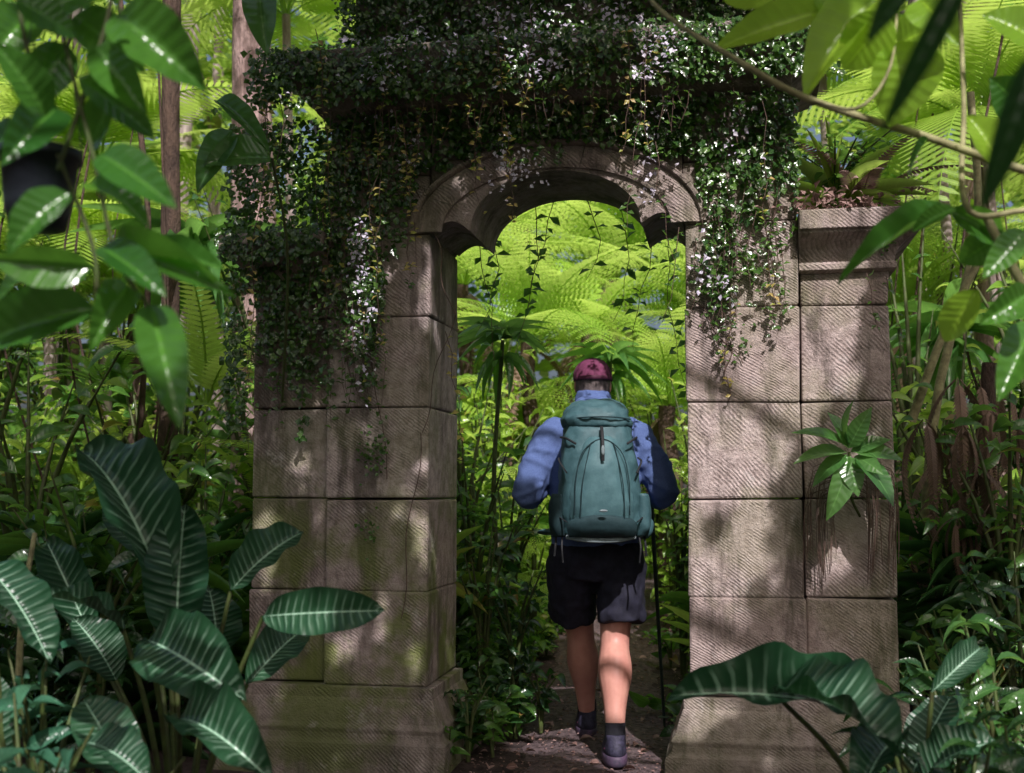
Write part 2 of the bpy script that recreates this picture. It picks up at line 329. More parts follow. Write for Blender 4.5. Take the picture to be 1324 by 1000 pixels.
# ------------------------------------------------------------ vines on the gate
vine=Acc()
def vdens(u,z):
    e=(u/.66)**2+((z-2.30)/.40)**2
    d=0.
    nz=.13*math.sin(u*17+z*3)+.1*math.sin(u*41+1.3)+.05*math.sin(u*90)
    if z>2.60 and e>1.0+.3*nz: d=1
    elif e<=1.0:
        d=0 if z<2.60 or u>.1+nz else .25
    elif u<-.6:
        if u<-1.0: lim=1.78+nz*1.3
        elif u<-.74: lim=1.78+nz*1.4+(u+1)*.6
        else: lim=2.28+nz
        d=1 if z>lim+.12 else (.45 if z>lim-.08 else 0)
    elif u>.6:
        lim=2.12+nz*1.2 if u<.86 else 2.42+nz*.6
        d=.75 if z>lim+.1 else (.3 if z>lim-.1 else 0)
    if u>1.03 and z<2.86: d=0
    return d
def vsurf(u,z):
    if z>3.12: return .1
    if z>2.86: return -.19
    if abs(u)>1.024: return -.1 if 2.2<z<2.34 else (.02)
    return -.005
N=42000; uu=U(-1.5,1.2,N); zz=U(1.4,3.75,N); keep=[]
for u,z in zip(uu,zz):
    if z>2.87 and (u<-1.32 or u>1.16): continue
    if z>3.15 and (u<-1.02 or u>.98): continue
    clump=.62+.38*math.sin(u*9+z*4)*math.sin(z*11-u*5)
    if U(0,1)<vdens(u,z)*max(.4,clump+.2): keep.append((u,z,vsurf(u,z)-abs(rng.normal(0,.03+.04*max(0,clump-.6)))-.006))
keep=np.array(keep); k=len(keep)
P=gp(keep[:,0],keep[:,2],keep[:,1])
d=norm(np.stack([rng.normal(0,.5,k),rng.normal(-.25,.25,k),rng.normal(-.7,.45,k)],1)); nn=norm(np.stack([rng.normal(.05,.45,k),rng.normal(-1,.3,k),rng.normal(.55,.45,k)],1))
s=U(.016,.042,k); vine.inst(LFvine,frames(d,nn),P,np.stack([s*.85,s,s],1),U(0,1,k)**1.6,0)
def strand(p0,L,sway,mat=0,dens=26,ls=.032,wr=.002,forward=0,mat2=None):
    n=max(5,int(L*12)); z=np.linspace(0,1,n)
    ph=U(0,6); P=np.stack([p0[0]+sway*np.sin(z*3+ph)-sway*math.sin(ph)+.01*np.sin(z*17+ph),p0[1]-forward*z*(1-z)*2+.012*np.sin(z*13+ph*2),p0[2]-L*z],1)
    tube(vine,P,np.linspace(wr,wr*.5,n),2,4)
    m=int(L*dens)+2; t=np.sort(U(.02,1,m)); Q=np.stack([np.interp(t,z,P[:,i]) for i in range(3)],1)
    sgn=np.where(np.arange(m)%2==0,1,-1)
    d=norm(np.stack([sgn*U(.4,1,m),rng.normal(-.2,.3,m),rng.normal(-.1,.45,m)],1)); nn=norm(np.stack([rng.normal(0,.3,m),rng.normal(-.7,.3,m),rng.normal(.7,.3,m)],1)); s=U(.6,1.2,m)*ls
    h=m//2 if mat2 is not None else m
    R=frames(d,nn); SC=np.stack([s*.6,s,s],1); rn=U(0,1,m)
    vine.inst(LFvine,R[:h],Q[:h],SC[:h],rn[:h],mat)
    if mat2 is not None: vine.inst(LFvine,R[h:],Q[h:],SC[h:],rn[h:],mat2)
for i in range(95):
    u=U(-1.25,1.0); L=U(.2,.75)
    if abs(u)<.6: z=3.05;v=-.22; L=U(.15,.42)
    else: z=U(2.5,3.1);v=-.2 if z>2.86 else -.06
    strand(gp(u,v,z),L,U(.01,.05),0 if U(0,1)<.8 else 1)
for i in range(70):
    if U(0,1)<.65: u=U(-1.4,-.76); z=U(1.85,2.1); v=-.04 if u>-1.02 else -.01; L=U(.15,.5)
    else: u=U(.58,.95); z=U(2.15,2.5); v=-.05; L=U(.15,.55)
    strand(gp(u,v,z),L,.02,0)
for px,py,L,m,v in ((655,60,.85,1,-.25),(640,150,.5,1,-.25),(700,90,.45,0,-.24),(842,90,.75,0,-.25),(858,200,.5,0,-.2),(560,150,.75,1,-.2),(432,70,1.0,1,-.28),(480,200,.9,1,-.12),(820,60,.6,1,-.25),(365,140,1.35,1,-.22),(1150,360,.45,0,-.04),(1128,355,.3,0,-.04),(955,390,.4,1,-.02),(900,320,.35,0,-.05),(880,300,.4,0,-.1),(580,430,.6,1,-.03)):
    u,z=front(px,py); strand(gp(u,v,z),L,.035,m,30,.034)
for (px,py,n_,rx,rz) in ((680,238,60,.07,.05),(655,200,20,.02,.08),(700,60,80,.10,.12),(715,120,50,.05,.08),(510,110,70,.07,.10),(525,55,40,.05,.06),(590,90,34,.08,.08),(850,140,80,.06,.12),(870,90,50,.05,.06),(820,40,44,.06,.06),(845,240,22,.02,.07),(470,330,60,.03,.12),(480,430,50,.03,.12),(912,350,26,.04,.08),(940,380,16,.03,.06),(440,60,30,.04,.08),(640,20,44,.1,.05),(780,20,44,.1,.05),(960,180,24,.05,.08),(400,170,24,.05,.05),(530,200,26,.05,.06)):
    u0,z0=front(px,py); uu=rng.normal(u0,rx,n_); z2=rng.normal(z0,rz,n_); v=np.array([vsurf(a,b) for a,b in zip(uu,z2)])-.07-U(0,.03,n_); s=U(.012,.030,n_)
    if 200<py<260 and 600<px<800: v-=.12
    dd=norm(np.stack([rng.normal(0,.7,n_),rng.normal(-.3,.3,n_),rng.normal(-.3,.6,n_)],1)); vine.inst(LFvine,frames(dd,norm(np.array([0,-.7,.7])+rng.normal(0,.4,(n_,3)))),gp(uu,v,z2),np.stack([s*.7,s,s],1),U(0,1,n_),4)  # pale leaf clusters added to stand in for sunlit glints
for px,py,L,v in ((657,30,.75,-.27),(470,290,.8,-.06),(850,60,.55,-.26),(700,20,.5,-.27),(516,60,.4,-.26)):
    u,z=front(px,py); strand(gp(u,v,z),L,.02,4,34,.026,mat2=1)  # upper leaves of these strands carry the painted glint colour
for px,L in ((612,.75),(690,.7),(715,.55),(760,.4),(800,.6),(850,.6),(870,.85),(635,.5)):
    p=at(px,262 if 660<px<840 else 300,5.5); strand(p+np.array([0,.05,0.03]),L,.06,3,20,.065,.0025)
for px0,py0,px1,py1 in ((590,390,545,560),(545,560,520,800),(900,390,960,470),(560,300,590,430),(520,190,560,300),(470,330,500,620),(945,440,940,520)):
    u0,z0=front(px0,py0);u1,z1=front(px1,py1); tt=np.linspace(0,1,12)
    P=gp(u0+(u1-u0)*tt+.015*np.sin(tt*9),-.012,z0+(z1-z0)*tt); tube(vine,P,.0022,2,4)
for px,py,r,nn_ in ((485,585,.07,80),(480,690,.05,18),(960,450,.05,14),(1150,300,.05,30)):
    u0,z0=front(px,py); kk=nn_; uu=rng.normal(u0,r*.5,kk); z2=rng.normal(z0,r,kk)
    d=rdir(kk); s=U(.015,.03,kk); vine.inst(LFvine,frames(d,norm(np.array([0,-1,.4])+rng.normal(0,.3,(kk,3)))),gp(uu,-.02+0*uu,z2),np.stack([s*.8,s,s],1),U(0,1,kk),0)
vine.obj('climbing_vine',[L_VINE,L_NEW,VTWIG,L_MIDC,L_GLINT])
# ------------------------------------------------------------ ground, path, litter
def pc(y): return np.interp(y,[0,5,7,9,12,17,30],[.3,.38,.52,.78,1.25,2.3,4.5])
def gh(x,y): return .03*np.sin(x*1.7+.4)*np.cos(y*1.1)*np.clip(y-6,0,1)+.01*np.sin(x*5+y*3)+np.clip((y-6)*.03,0,1.2)+np.clip(np.abs(x-pc(y))-.5,0,2)*.10*(np.clip(y-5.3,0,1))
DIRT=simple('forest_soil',(.085,.06,.058),(.028,.02,.02),9,.95,1,.03,.2)
PATHM=simple('trodden_soil',(.22,.155,.165),(.05,.032,.036),30,.75,1,.03,.4)
def grid(name,xs,ys,fn,mat):
    X,Y=np.meshgrid(xs,ys); V=fn(X,Y); n=len(xs); a=Acc()
    Fa=[(j*n+i,j*n+i+1,(j+1)*n+i+1,(j+1)*n+i) for j in range(len(ys)-1) for i in range(n-1)]
    a.raw(V.reshape(-1,3),Fa,(0,0,.5),0); return a.obj(name,[mat])
xs=np.concatenate([[-300,-100,-40,-20],np.linspace(-12,12,110),[20,40,100,300]]); ys=np.concatenate([[-300,-80,-20],np.linspace(-6,26,150),[40,80,300]])
def gf(X,Y): return np.stack([X,Y,gh(X,Y)*np.exp(-((np.clip(np.abs(X)-12,0,None))/20)**2)+.006*np.sin(X*31)*np.sin(Y*27)-.012],-1)
grid('ground',xs,ys,gf,DIRT)
def pf(X,Y):
    XX=pc(Y)+X*(.42+.05*np.sin(Y*2.3)); return np.stack([XX,Y,gh(XX,Y)+.012-.04*np.abs(X)**3+.008*np.sin(XX*23+Y*5)*np.sin(Y*19)],-1)
grid('dirt_path',np.linspace(-1,1,28),np.linspace(1,26,400),pf,PATHM)
lit=Acc(); n=5600; y=5+U(0,1,n)**1.5*12-.6; x=pc(y)+rng.normal(0,.42,n); k=n
d=rdir(k,-.12,.12); nn=norm(np.array([0,0,1])+rng.normal(0,.35,(k,3))); s=np.where(U(0,1,k)<.97,U(.007,.022,k),U(.035,.07,k))
lit.inst(leaf(4,1,.6,.8,.06,.4),frames(d,nn),np.stack([x,y,gh(x,y)+.016],1),np.stack([s*.6,s,s],1),U(0,1,k)**1.6,0); lit.obj('leaf_litter',[L_DEAD])
# ------------------------------------------------------------ tree ferns / plants beyond the gate
def tree_fern(x,y,h,L,n=13,tpl=FR,skirt=3):
    a=Acc(); z0=float(gh(x,y)); q=12
    P=[(x+.03*math.sin(i),y,z0-.1+(h+.1)*i/q) for i in range(q+1)]; tube(a,P,np.linspace(.09,.06,q+1)+U(-.01,.01,q+1),1,9)
    fern(a,(x,y,z0+h),n,L,tpl,0,.05,.95); fern(a,(x,y,z0+h-.03),skirt,L*.6,FRs,2,-1.2,-.6,.7)
    a.obj('tree_fern',[L_FERN,BARKD,L_FD])
for x,y,h,L in ((1.25,9.2,1.75,1.35),(.15,9.9,2.3,1.5),(.75,11.2,2.5,1.7),(1.9,11.8,2.6,1.8),(-.5,12.0,3.0,1.9),(1.2,13.5,3.4,2.1),(.2,14.5,4.1,2.2),(2.6,14.5,3.4,2.2),(3.1,9.2,2.2,1.5),(-3.0,9.2,2.3,1.5),(-4.6,12,3.6,2.1),(4.9,13,3.4,2.0),(-2.0,11.5,2.8,1.7)): tree_fern(x,y,h,L)
for x,y,h,L in ((-.25,8.6,.7,1.0),(.1,10.5,1.2,1.2),(1.65,8.6,.8,.9),(.35,12.6,1.4,1.3),(1.9,10.4,1.0,1.1),(-.1,7.6,.5,.7)): tree_fern(x,y,h,L,12,FR,0)
for (px,py,Y,L) in ((650,440,6.7,.30),(790,470,8.6,.35),(250,330,7.5,.6),(1230,430,7.2,.5)):
    a=Acc(); p=at(px,py,Y); g=float(gh(p[0],p[1])); tube(a,[(p[0]+.08,p[1],g-.05),(p[0]-.05,p[1],(g+p[2])/2),tuple(p)],[.018,.015,.012],1,7,10)
    rosette(a,p,22,L,.20,leaf(8,1,.5,.8,.0,.35,.75),0,-.1,1.0); rosette(a,p-np.array([0,0,.1]),10,L*.8,.20,leaf(8,1,.5,.8,0,.35,.7),0,-.6,.2); a.obj('dracaena_plant',[L_MIDC,TWIG])
a=Acc()
for i in range(250):
    y=U(5.45,11); side=-1 if U(0,1)<.7 else 1; off=(.42 if side<0 else .42)+U(0,1)**1.3*(1.1+.1*y); x=float(pc(y))+side*off
    z=float(gh(x,y)); u_=(x-G[0])*c_-(y-G[1])*s_; v_=(x-G[0])*s_+(y-G[1])*c_
    if v_<.66 and abs(u_)>.5: continue
    hh=U(.12,.35)+.35*min(1,(off-.4)); shrub(a,(x,y,z),hh,.2,28,U(.07,.13),.5,LFs,int(rng.choice([0,1,1])),4,2,.2)
for u_,v_ in ((-.42,.2),(-.45,.4),(-.38,.55),(-.47,.05),(.50,.5),(-.3,.7),(-.2,.85),(-.45,.7),(-.33,.3),(-.5,.3)):
    q=gp(u_,v_,0.); shrub(a,q,U(.18,.42),.13,30,.09,.5,LFs,int(rng.choice([0,1])),4,2,.2)
a.obj('groundcover_plants',[L_DARK,L_MID,TWIG])
a=Acc()
for (px,Y,h,r,n,L,m,tp) in ((612,6.4,1.5,.25,170,.10,1,LFs),(655,6.9,1.35,.3,170,.12,1,LFs),(690,8.0,1.2,.35,150,.13,0,LFs),(640,8.4,1.8,.4,190,.14,0,LFlan),(720,9.5,1.5,.4,170,.13,0,LFs),(600,7.4,2.1,.3,160,.13,1,LFlan),(880,7.2,1.3,.25,140,.10,1,LFs),(870,8.6,1.6,.3,160,.12,0,LFs),(905,7.8,2.0,.3,150,.12,0,LFlan),(840,12.5,1.6,.4,160,.16,0,LFs),(665,6.1,.85,.22,140,.09,2,LFs),(625,6.0,1.1,.2,120,.09,1,LFs),(700,10.5,2.2,.5,190,.16,0,LFs),(620,9.5,2.4,.5,190,.16,0,LFs),(850,10.5,2.3,.4,170,.15,0,LFs)):
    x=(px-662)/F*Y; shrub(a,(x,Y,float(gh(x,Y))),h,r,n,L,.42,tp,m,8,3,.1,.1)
a.obj('path_side_bushes',[L_BRIGHT,L_MID,L_DARK,TWIG])
a=Acc()
for i in range(30):
    y=U(6.3,10); x=float(pc(y))+(-1 if U(0,1)<.6 else 1)*U(.6,1.8); rosette(a,(x,y,float(gh(x,y))+U(.1,.7)),18,U(.3,.5),.09,LFstrap,int(rng.integers(0,2)),.4,1.4)
a.obj('strap_leaf_plants',[L_MID,L_BRIGHT])
tpls=[LFs,LFlan,LF2]
def ok(x,y): return abs(x-float(pc(y)))>.75
a=Acc()
for i in range(135):
    y=U(6.3,13.5); x=U(-.50,.50)*y*1.1+.1
    if not ok(x,y): continue
    inside=abs(x-pc(y))<1.6; h=U(.8,1.6) if inside else U(1.0,3.4)
    shrub(a,(x,y,float(gh(x,y))),h,U(.4,.8),int(U(70,150)),U(.10,.22),U(.3,.5),tpls[rng.integers(0,3)],int(rng.choice([0,0,1,1,1,2])),7,3,.1)
for i in range(46):
    y=U(6.5,12); x=U(-.5,.5)*y*1.1
    if not ok(x,y): continue
    fern(a,(x,y,float(gh(x,y))+U(.1,1.6)),9,U(.5,1.0),FRs if U(0,1)<.6 else PALM,int(rng.choice([0,1])),.2,1.2)
a.obj('jungle_undergrowth',[L_BRIGHT,L_MID,L_DARK,TWIG])
a=Acc()
for (px,Y,h,r,n,L,m) in ((40,6.2,2.2,.7,160,.2,1),(170,6.8,2.0,.6,170,.18,0),(270,6.1,1.5,.45,170,.14,1),(90,5.2,1.1,.5,170,.15,2),(250,5.5,1.0,.4,180,.12,2),(1245,5.6,1.2,.4,200,.11,1),(1300,5.2,1.7,.45,200,.13,1),(1230,6.4,2.3,.5,180,.16,0),(1310,4.6,1.0,.4,180,.11,2),(1230,4.7,.75,.3,120,.10,1),(0,4.6,1.0,.4,120,.18,2),(130,5.0,1.3,.5,160,.13,2)):
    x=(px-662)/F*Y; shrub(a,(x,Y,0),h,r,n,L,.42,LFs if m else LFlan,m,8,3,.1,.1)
for i in range(60):
    sg=-1 if U(0,1)<.5 else 1; Y=U(5.2,6.6); x=(U(0,310)-662)/F*Y if sg<0 else (U(1200,1324)-662)/F*Y
    rosette(a,(x,Y,U(0,.9)),14,U(.3,.55),.07,LFstrap,int(rng.choice([1,2,2])),.2,1.4)
a.obj('flanking_shrubs',[L_BRIGHT,L_MID,L_DARK,TWIG])
for (px,py,Y) in ((130,210,9),(60,330,8.5),(1270,180,8),(1210,120,9.5),(370,20,10),(1060,60,10)):
    a=Acc(); p=at(px,py,Y); tube(a,[(p[0]+.2,p[1],0),(p[0]+.1,p[1],p[2]*.5),tuple(p)],[.05,.045,.04],1,8,10); fern(a,p,14,1.4,PALM,0,-.1,1.2); a.obj('palm_tree',[L_BRIGHT,BARKG])
a=Acc()
for i in range(26):
    Y=U(5.3,5.9); p=at(U(1195,1330),U(480,680),Y); fern(a,p,3,U(.35,.6),FRs,0,-1.5,-.9,.45)
tube(a,[at(1275,1000,5.9),at(1265,700,5.8),at(1280,470,5.8)],[.06,.05,.04],1,8,10)
a.obj('withered_fern',[L_FD,BARKD])
# ------------------------------------------------------------ far foliage wall
a=Acc()
for i in range(820):
    y=U(14.5,25); x=U(-.52,.52)*y; z=U(0,1)**.7*y*.58
    n=int(U(24,44)); r=U(.5,1.3); p=np.array([x,y,z])+rdir(n)*(U(0,1,n)**.5*r)[:,None]*np.array([1,1,.75])
    d=rdir(n,-.8,.4); nn=norm(np.array([0,-.4,1])+rng.normal(0,.5,(n,3))); s=U(.2,.48,n)
    a.inst(LF2,frames(d,nn),p,np.stack([s*.5,s,s],1),U(0,1,n),int(rng.choice([0,0,1])))
a.obj('distant_foliage',[L_BRIGHT,L_MID])
a=Acc()
for i in range(170):
    q=U(0,1)
    if q<.5: c0=np.array([U(-8,8),U(-9,-4.5),U(0,5.0)])
    elif q<.75: c0=np.array([U(-8.5,-5),U(-5,5.0),U(0,4.5)])
    else: c0=np.array([U(5.2,8.5),U(-5,5.0),U(0,4.5)])
    n=34; p=c0+rdir(n)*(U(0,1,n)**.5*1.2)[:,None]; s=U(.25,.55,n)
    a.inst(LF2,frames(rdir(n,-.8,.4),norm(np.array([0,0,1])+rng.normal(0,.6,(n,3)))),p,np.stack([s*.5,s,s],1),U(0,1,n),int(rng.choice([0,1])))
a.obj('surrounding_jungle',[L_MID,L_DARK])
def tree(px,Y,r,mat,lean=0,H=9.5):
    a=Acc(); x=(px-662)/F*Y; q=26; t=np.linspace(0,1,q); P=np.stack([x+lean*t+.04*np.sin(t*9),Y+0*t,-.2+H*t],1); tube(a,P,r*(1.15-.55*t)+U(-.008,.008,q),0,14)
    for i in range(8):
        f=U(.55,.98); p0=np.array([x+lean*f,Y,-.2+H*f]); d=rdir(1,.1,.7)[0]*U(1.2,2.4); p1=p0+d; tube(a,[p0,p0+d*.5+np.array([0,0,.12]),p1],[r*.3,r*.18,r*.06],0,6,8)
        n=80; p=p1+rdir(n)*(U(0,1,n)**.6*.95)[:,None]*np.array([1,1,.6]); s=U(.12,.24,n)
        a.inst(LF2,frames(rdir(n,-.7,.4),norm(np.array([0,0,1])+rng.normal(0,.5,(n,3)))),p,np.stack([s*.45,s,s],1),U(0,1,n),1)
    a.obj('rainforest_tree',[mat,L_BRIGHT])
tree(322,8.0,.155,BARK,.0); tree(210,12.5,.13,BARKG,.3); tree(285,15,.10,BARKG,-.2); tree(60,11,.12,BARKG,.2); tree(1292,9.5,.14,BARK,-.2); tree(1190,13,.11,BARKG,.1); tree(205,7.2,.06,BARKD,.1)
a=Acc(); tube(a,[at(1290,290,5.6),at(1225,420,5.6),at(1178,545,5.7)],[.018,.02,.024],0,7,12); tube(a,[at(1255,120,5.9),at(1262,300,5.9),at(1205,560,5.9),at(1185,1000,5.9)],[.02,.02,.025,.03],0,7,16)
tube(a,[at(20,1000,3.6),at(28,800,3.6),at(45,690,3.7)],[.012,.01,.008],0,7,8); tube(a,[at(155,0,6.8),at(190,250,6.8),at(185,500,6.8),at(150,1000,6.8)],.018,1,7,14)
for i in range(10):
    x0=U(0,320) if i%2 else U(1180,1324); Y=U(6,8); tube(a,[at(x0,U(-20,200),Y),at(x0+U(-60,60),400,Y),at(x0+U(-90,90),U(650,900),Y)],U(.005,.010),1,6,14)
a.obj('liana_stems',[BR,BARKD])
# ------------------------------------------------------------ unseen overhead canopy to shade the gate; gaps cut to aim sun flecks
patches=[]
for px,py,a1,b1 in ((553,385,.022,.15),(555,330,.02,.05),(520,650,.035,.06),(345,665,.04,.04),(385,600,.02,.07),(893,440,.03,.05),(908,475,.04,.05),(928,508,.05,.04),(943,545,.035,.05),(950,650,.04,.04),(965,685,.07,.05),(945,720,.03,.06),(985,735,.025,.07),(440,845,.04,.04),(495,800,.02,.06),(550,700,.02,.10),(470,420,.05,.14),(465,330,.06,.08),(680,240,.08,.05),(655,190,.04,.06),(510,120,.09,.09),(720,35,.12,.09),(600,60,.07,.06),(850,130,.07,.12),(845,40,.07,.06),(912,350,.045,.07),(1130,180,.10,.07),(700,130,.05,.07),(1075,690,.01,.05),(430,60,.06,.05),(780,90,.05,.05),(370,250,.05,.05),(1045,640,.01,.06),(980,860,.03,.03),(595,240,.03,.04),(1000,420,.01,.04),(540,860,.015,.05),(1120,560,.05,.05),(1110,480,.01,.05),(350,720,.01,.04),(470,560,.01,.03)):
    u,z=front(px,py); patches.append((u,z,a1,b1))
for i in range(22): patches.append((U(-1.35,1.35),U(.4,2.0),U(-.022,-.012),U(-.005,.03)))
patches=np.array(patches)
nrmv=np.array([s_,c_,0])
can=Acc(); n=40000
p=np.stack([U(-2.6,3.4,n),U(-3.6,4.4,n),U(4.2,5.2,n)],1)
s0=U(.08,.15,n); dd0=rdir(n,-.5,.3)
tt=((G-p)@nrmv)/(-(S@nrmv)); hit=p-S*tt[:,None]
hu=(hit[:,0]-G[0])*c_-(hit[:,1]-G[1])*s_; hz=hit[:,2]
ph_=np.sin(hu*37+hz*11)*.3
q=(((hu[:,None]-patches[:,0])/(patches[:,2]+.048))**2+((hz[:,None]-patches[:,1])/(patches[:,3]+.050))**2).min(1)+ph_
keepm=(q>1)
cl=np.sin(p[:,0]*2.1+p[:,1]*1.3)*np.sin(p[:,1]*2.7-p[:,0]*.7)
keepm&=~((cl>.35)&(np.abs(hu)>1.45))
for hx,hy,hzz,rr in ((.30,5.1,1.62,.10),(.10,5.3,1.38,.07),(.44,5.1,.38,.16),(.68,5.35,1.38,.09),(.6,5.3,0,.25),(.3,5.7,0,.3),(.5,6.6,0,.6),(.30,5.0,1.15,.03),(-1.3,3.6,.5,.14),(-.9,3.5,.5,.10),(-.75,2.9,.6,.18),(1.1,3.1,.6,.16),(.75,3.1,.6,.12),(1.55,2.4,2.0,.35),(1.2,2.5,1.9,.35),(-1.0,2.0,1.6,.2),(-1.3,2.0,1.9,.22),(-.7,2.0,1.3,.14),(1.35,4.6,1.2,.10),(-.6,3.1,.8,.10),(-1.2,3.2,1.0,.10),(.9,2.5,2.0,.2),(-1.1,2.0,1.2,.1)):
    h=np.array([hx,hy,hzz]); dd=p-h; dist=np.linalg.norm(dd-(dd@S)[:,None]*S,axis=1); keepm&=(dist>rr+.05)
p=p[keepm]; s=s0[keepm]; dd=dd0[keepm]; k=len(p)
can.inst(LF2,frames(dd,norm(np.array([0,-.6,1])+rng.normal(0,.3,(k,3)))),p-dd*s[:,None]*.5,np.stack([s*.75,s,s],1),U(0,1,k),0)
for i in range(16):
    c0=np.array([-4.0 if i%2 else 4.8,-.5,4.0]); e=np.array([U(-2.4,3.4),U(-2.5,4),U(4.6,5.2)]); tube(can,[c0,(c0+e)/2+np.array([0,0,.5]),e],[.06,.03,.008],1,6,10)
for x in (-4.0,4.8): tube(can,[(x,-.5,-.2),(x+.1,-.5,2),(x,-.5,4.2)],[.22,.18,.12],1,12,12)
can.obj('overhead_tree_canopy',[L_DARK,BARK])
# ------------------------------------------------------------ foreground hanging basket plant (upper left)
hb=empty('hanging_basket_plant'); a=Acc()
D=2.0
for b,t,wp in (((95,20),(188,95),62),((150,20),(266,118),85),((90,60),(30,140),60),((75,140),(0,215),62),((60,150),(-10,55),55),((118,190),(165,105),50),((130,200),(228,270),60),((110,245),(195,300),45),((90,250),(10,330),55),((130,320),(215,385),50),((150,330),(305,385),52),((120,345),(-10,335),55),((125,400),(-30,450),78),((195,395),(232,556),62),((165,370),(115,455),50),((70,330),(-10,400),50),((185,335),(292,350),45),((150,10),(90,-40),60),((40,20),(-20,90),70),((20,0),(100,50),50),((100,100),(200,180),50),((60,20),(150,-30),60),((30,230),(-20,170),50),((125,60),(190,150),55)):
    dd=D+U(-.18,.18); pleaf(a,b,t,wp,dd,dd+U(-.12,.1),0,tilt=U(.15,.6),arch=U(.5,1.8))
for pts in (((60,-60),(85,60),(120,200),(150,330),(195,400)),((150,-60),(140,20),(110,120),(75,220)),((75,200),(120,320),(125,400)),((20,-50),(30,40),(60,150))):
    tube(a,[at(q[0],q[1],D) for q in pts],.0045,1,6,18)
a.obj('foliage',[L_HANG,TWIG],hb)
ns=28
def lathe(acc,c,prof,mat=0):
    V=[];Fa=[]
    for r,z in prof:
        for i in range(ns): an=i*2*math.pi/ns; V.append((c[0]+r*math.cos(an),c[1]+r*math.sin(an),c[2]+z))
    for j in range(len(prof)-1):
        for i in range(ns): Fa.append((j*ns+i,j*ns+(i+1)%ns,(j+1)*ns+(i+1)%ns,(j+1)*ns+i))
    acc.raw(V,Fa,(0,0,.5),mat)
a=Acc(); pc0=at(52,195,2.1); lathe(a,pc0,[(.012,-.15),(.050,-.148),(.060,-.10),(.068,-.02),(.075,-.02),(.075,0),(.07,0),(.066,-.03),(.01,-.03)])
for an in (0.3,2.4,4.5): tube(a,[pc0+np.array([.073*math.cos(an),.073*math.sin(an),0]),pc0+np.array([0,0,.5])],.0015,0,4)
tube(a,[pc0+np.array([0,0,.5]),pc0+np.array([0,0,1.2]),np.array([pc0[0],pc0[1],4.6])],.0015,0,4)
a.obj('pot',[simple('black_plastic',(.02,.025,.035),None,10,.4)],hb)
a=Acc()
for b,t,wp in (((335,-10),(345,72),45),((350,205),(262,215),60),((300,170),(255,250),40),((280,130),(350,200),30)):
    pleaf(a,b,t,wp,4.4,4.3,0)
tube(a,[at(340,-200,4.4),at(335,-10,4.4)],.006,1,5)
tube(a,[at(352,205,4.4),at(372,330,4.6),at(365,520,5.0)],.006,1,5,8)
a.obj('broadleaf_sprig',[L_MIDC,TWIG])
# ------------------------------------------------------------ zebra plants
def zebra(leaves,root,Y):
    a=Acc(); R0=at(root[0],root[1],Y); 
    R0[2]=min(R0[2],.05)
    for b,t,wp,Y0,Y1 in leaves:
        B=pleaf(a,b,t,wp,Y0,Y1,0,LFcal,tilt=U(.15,.55),arch=U(.6,2.4)); mid=(R0+B)/2+np.array([0,0,.1]); tube(a,[R0,mid,B],[.010,.008,.006],1,6,10)
    a.obj('zebra_plant',[L_CAL,TWIG])
zebra([((215,775),(108,585),92,3.3,3.5),((228,835),(240,652),80,3.3,3.35),((298,765),(392,688),52,3.3,3.4),((340,797),(497,790),60,3.2,3.1),((192,828),(315,905),100,3.1,2.9),((160,815),(55,772),55,3.2,3.1),((320,885),(392,815),55,3.3,3.5),((165,1010),(108,905),75,2.8,2.9),((232,930),(352,1012),75,2.9,2.7),((190,720),(150,640),60,3.5,3.6),((120,830),(60,700),55,3.5,3.6),((150,880),(95,800),60,3.4,3.4),((280,850),(270,760),60,3.5,3.5)],(230,1150),3.3)
zebra([((-20,730),(65,860),60,3,2.9),((0,1000),(-30,860),70,3,3),((110,960),(190,1010),60,2.7,2.6)],(20,1200),3.0)
zebra([((1145,935),(866,900),78,3.1,3.0),((1000,895),(1165,985),80,3.0,2.8),((1205,895),(1268,838),38,3.1,3.2),((1160,960),(1110,1040),60,3.0,2.8),((1180,1000),(1230,900),60,3.2,3.3),((1190,1010),(1290,960),60,3.1,3.0)],(1190,1100),3.1)
a=Acc()
for (px,py,Y,n,L,m) in ((40,930,2.6,26,.11,3),(110,985,2.6,20,.10,3),(20,990,2.5,20,.12,3),(1290,840,3.6,40,.11,1),(1230,870,3.9,30,.10,0),(1310,960,3.1,40,.12,0),(1250,985,2.9,26,.10,0),(60,860,2.9,30,.10,3),(1190,900,3.6,50,.10,0),(1240,930,3.4,50,.10,0),(1200,960,3.3,40,.10,0)):
    p=at(px,py,Y); b0=p.copy(); b0[2]=0
    shrub(a,b0,p[2]+.08,.22,n*2,L,.36,LFlan if m==3 else LFs,m,7,2,.2,.3)
a.obj('foreground_plants',[L_DARK,L_MIDC,TWIG,leafmat('leaf_bluegreen',(.03,.12,.07),(.07,.2,.11),.25,.3,(.1,.3,.12))])
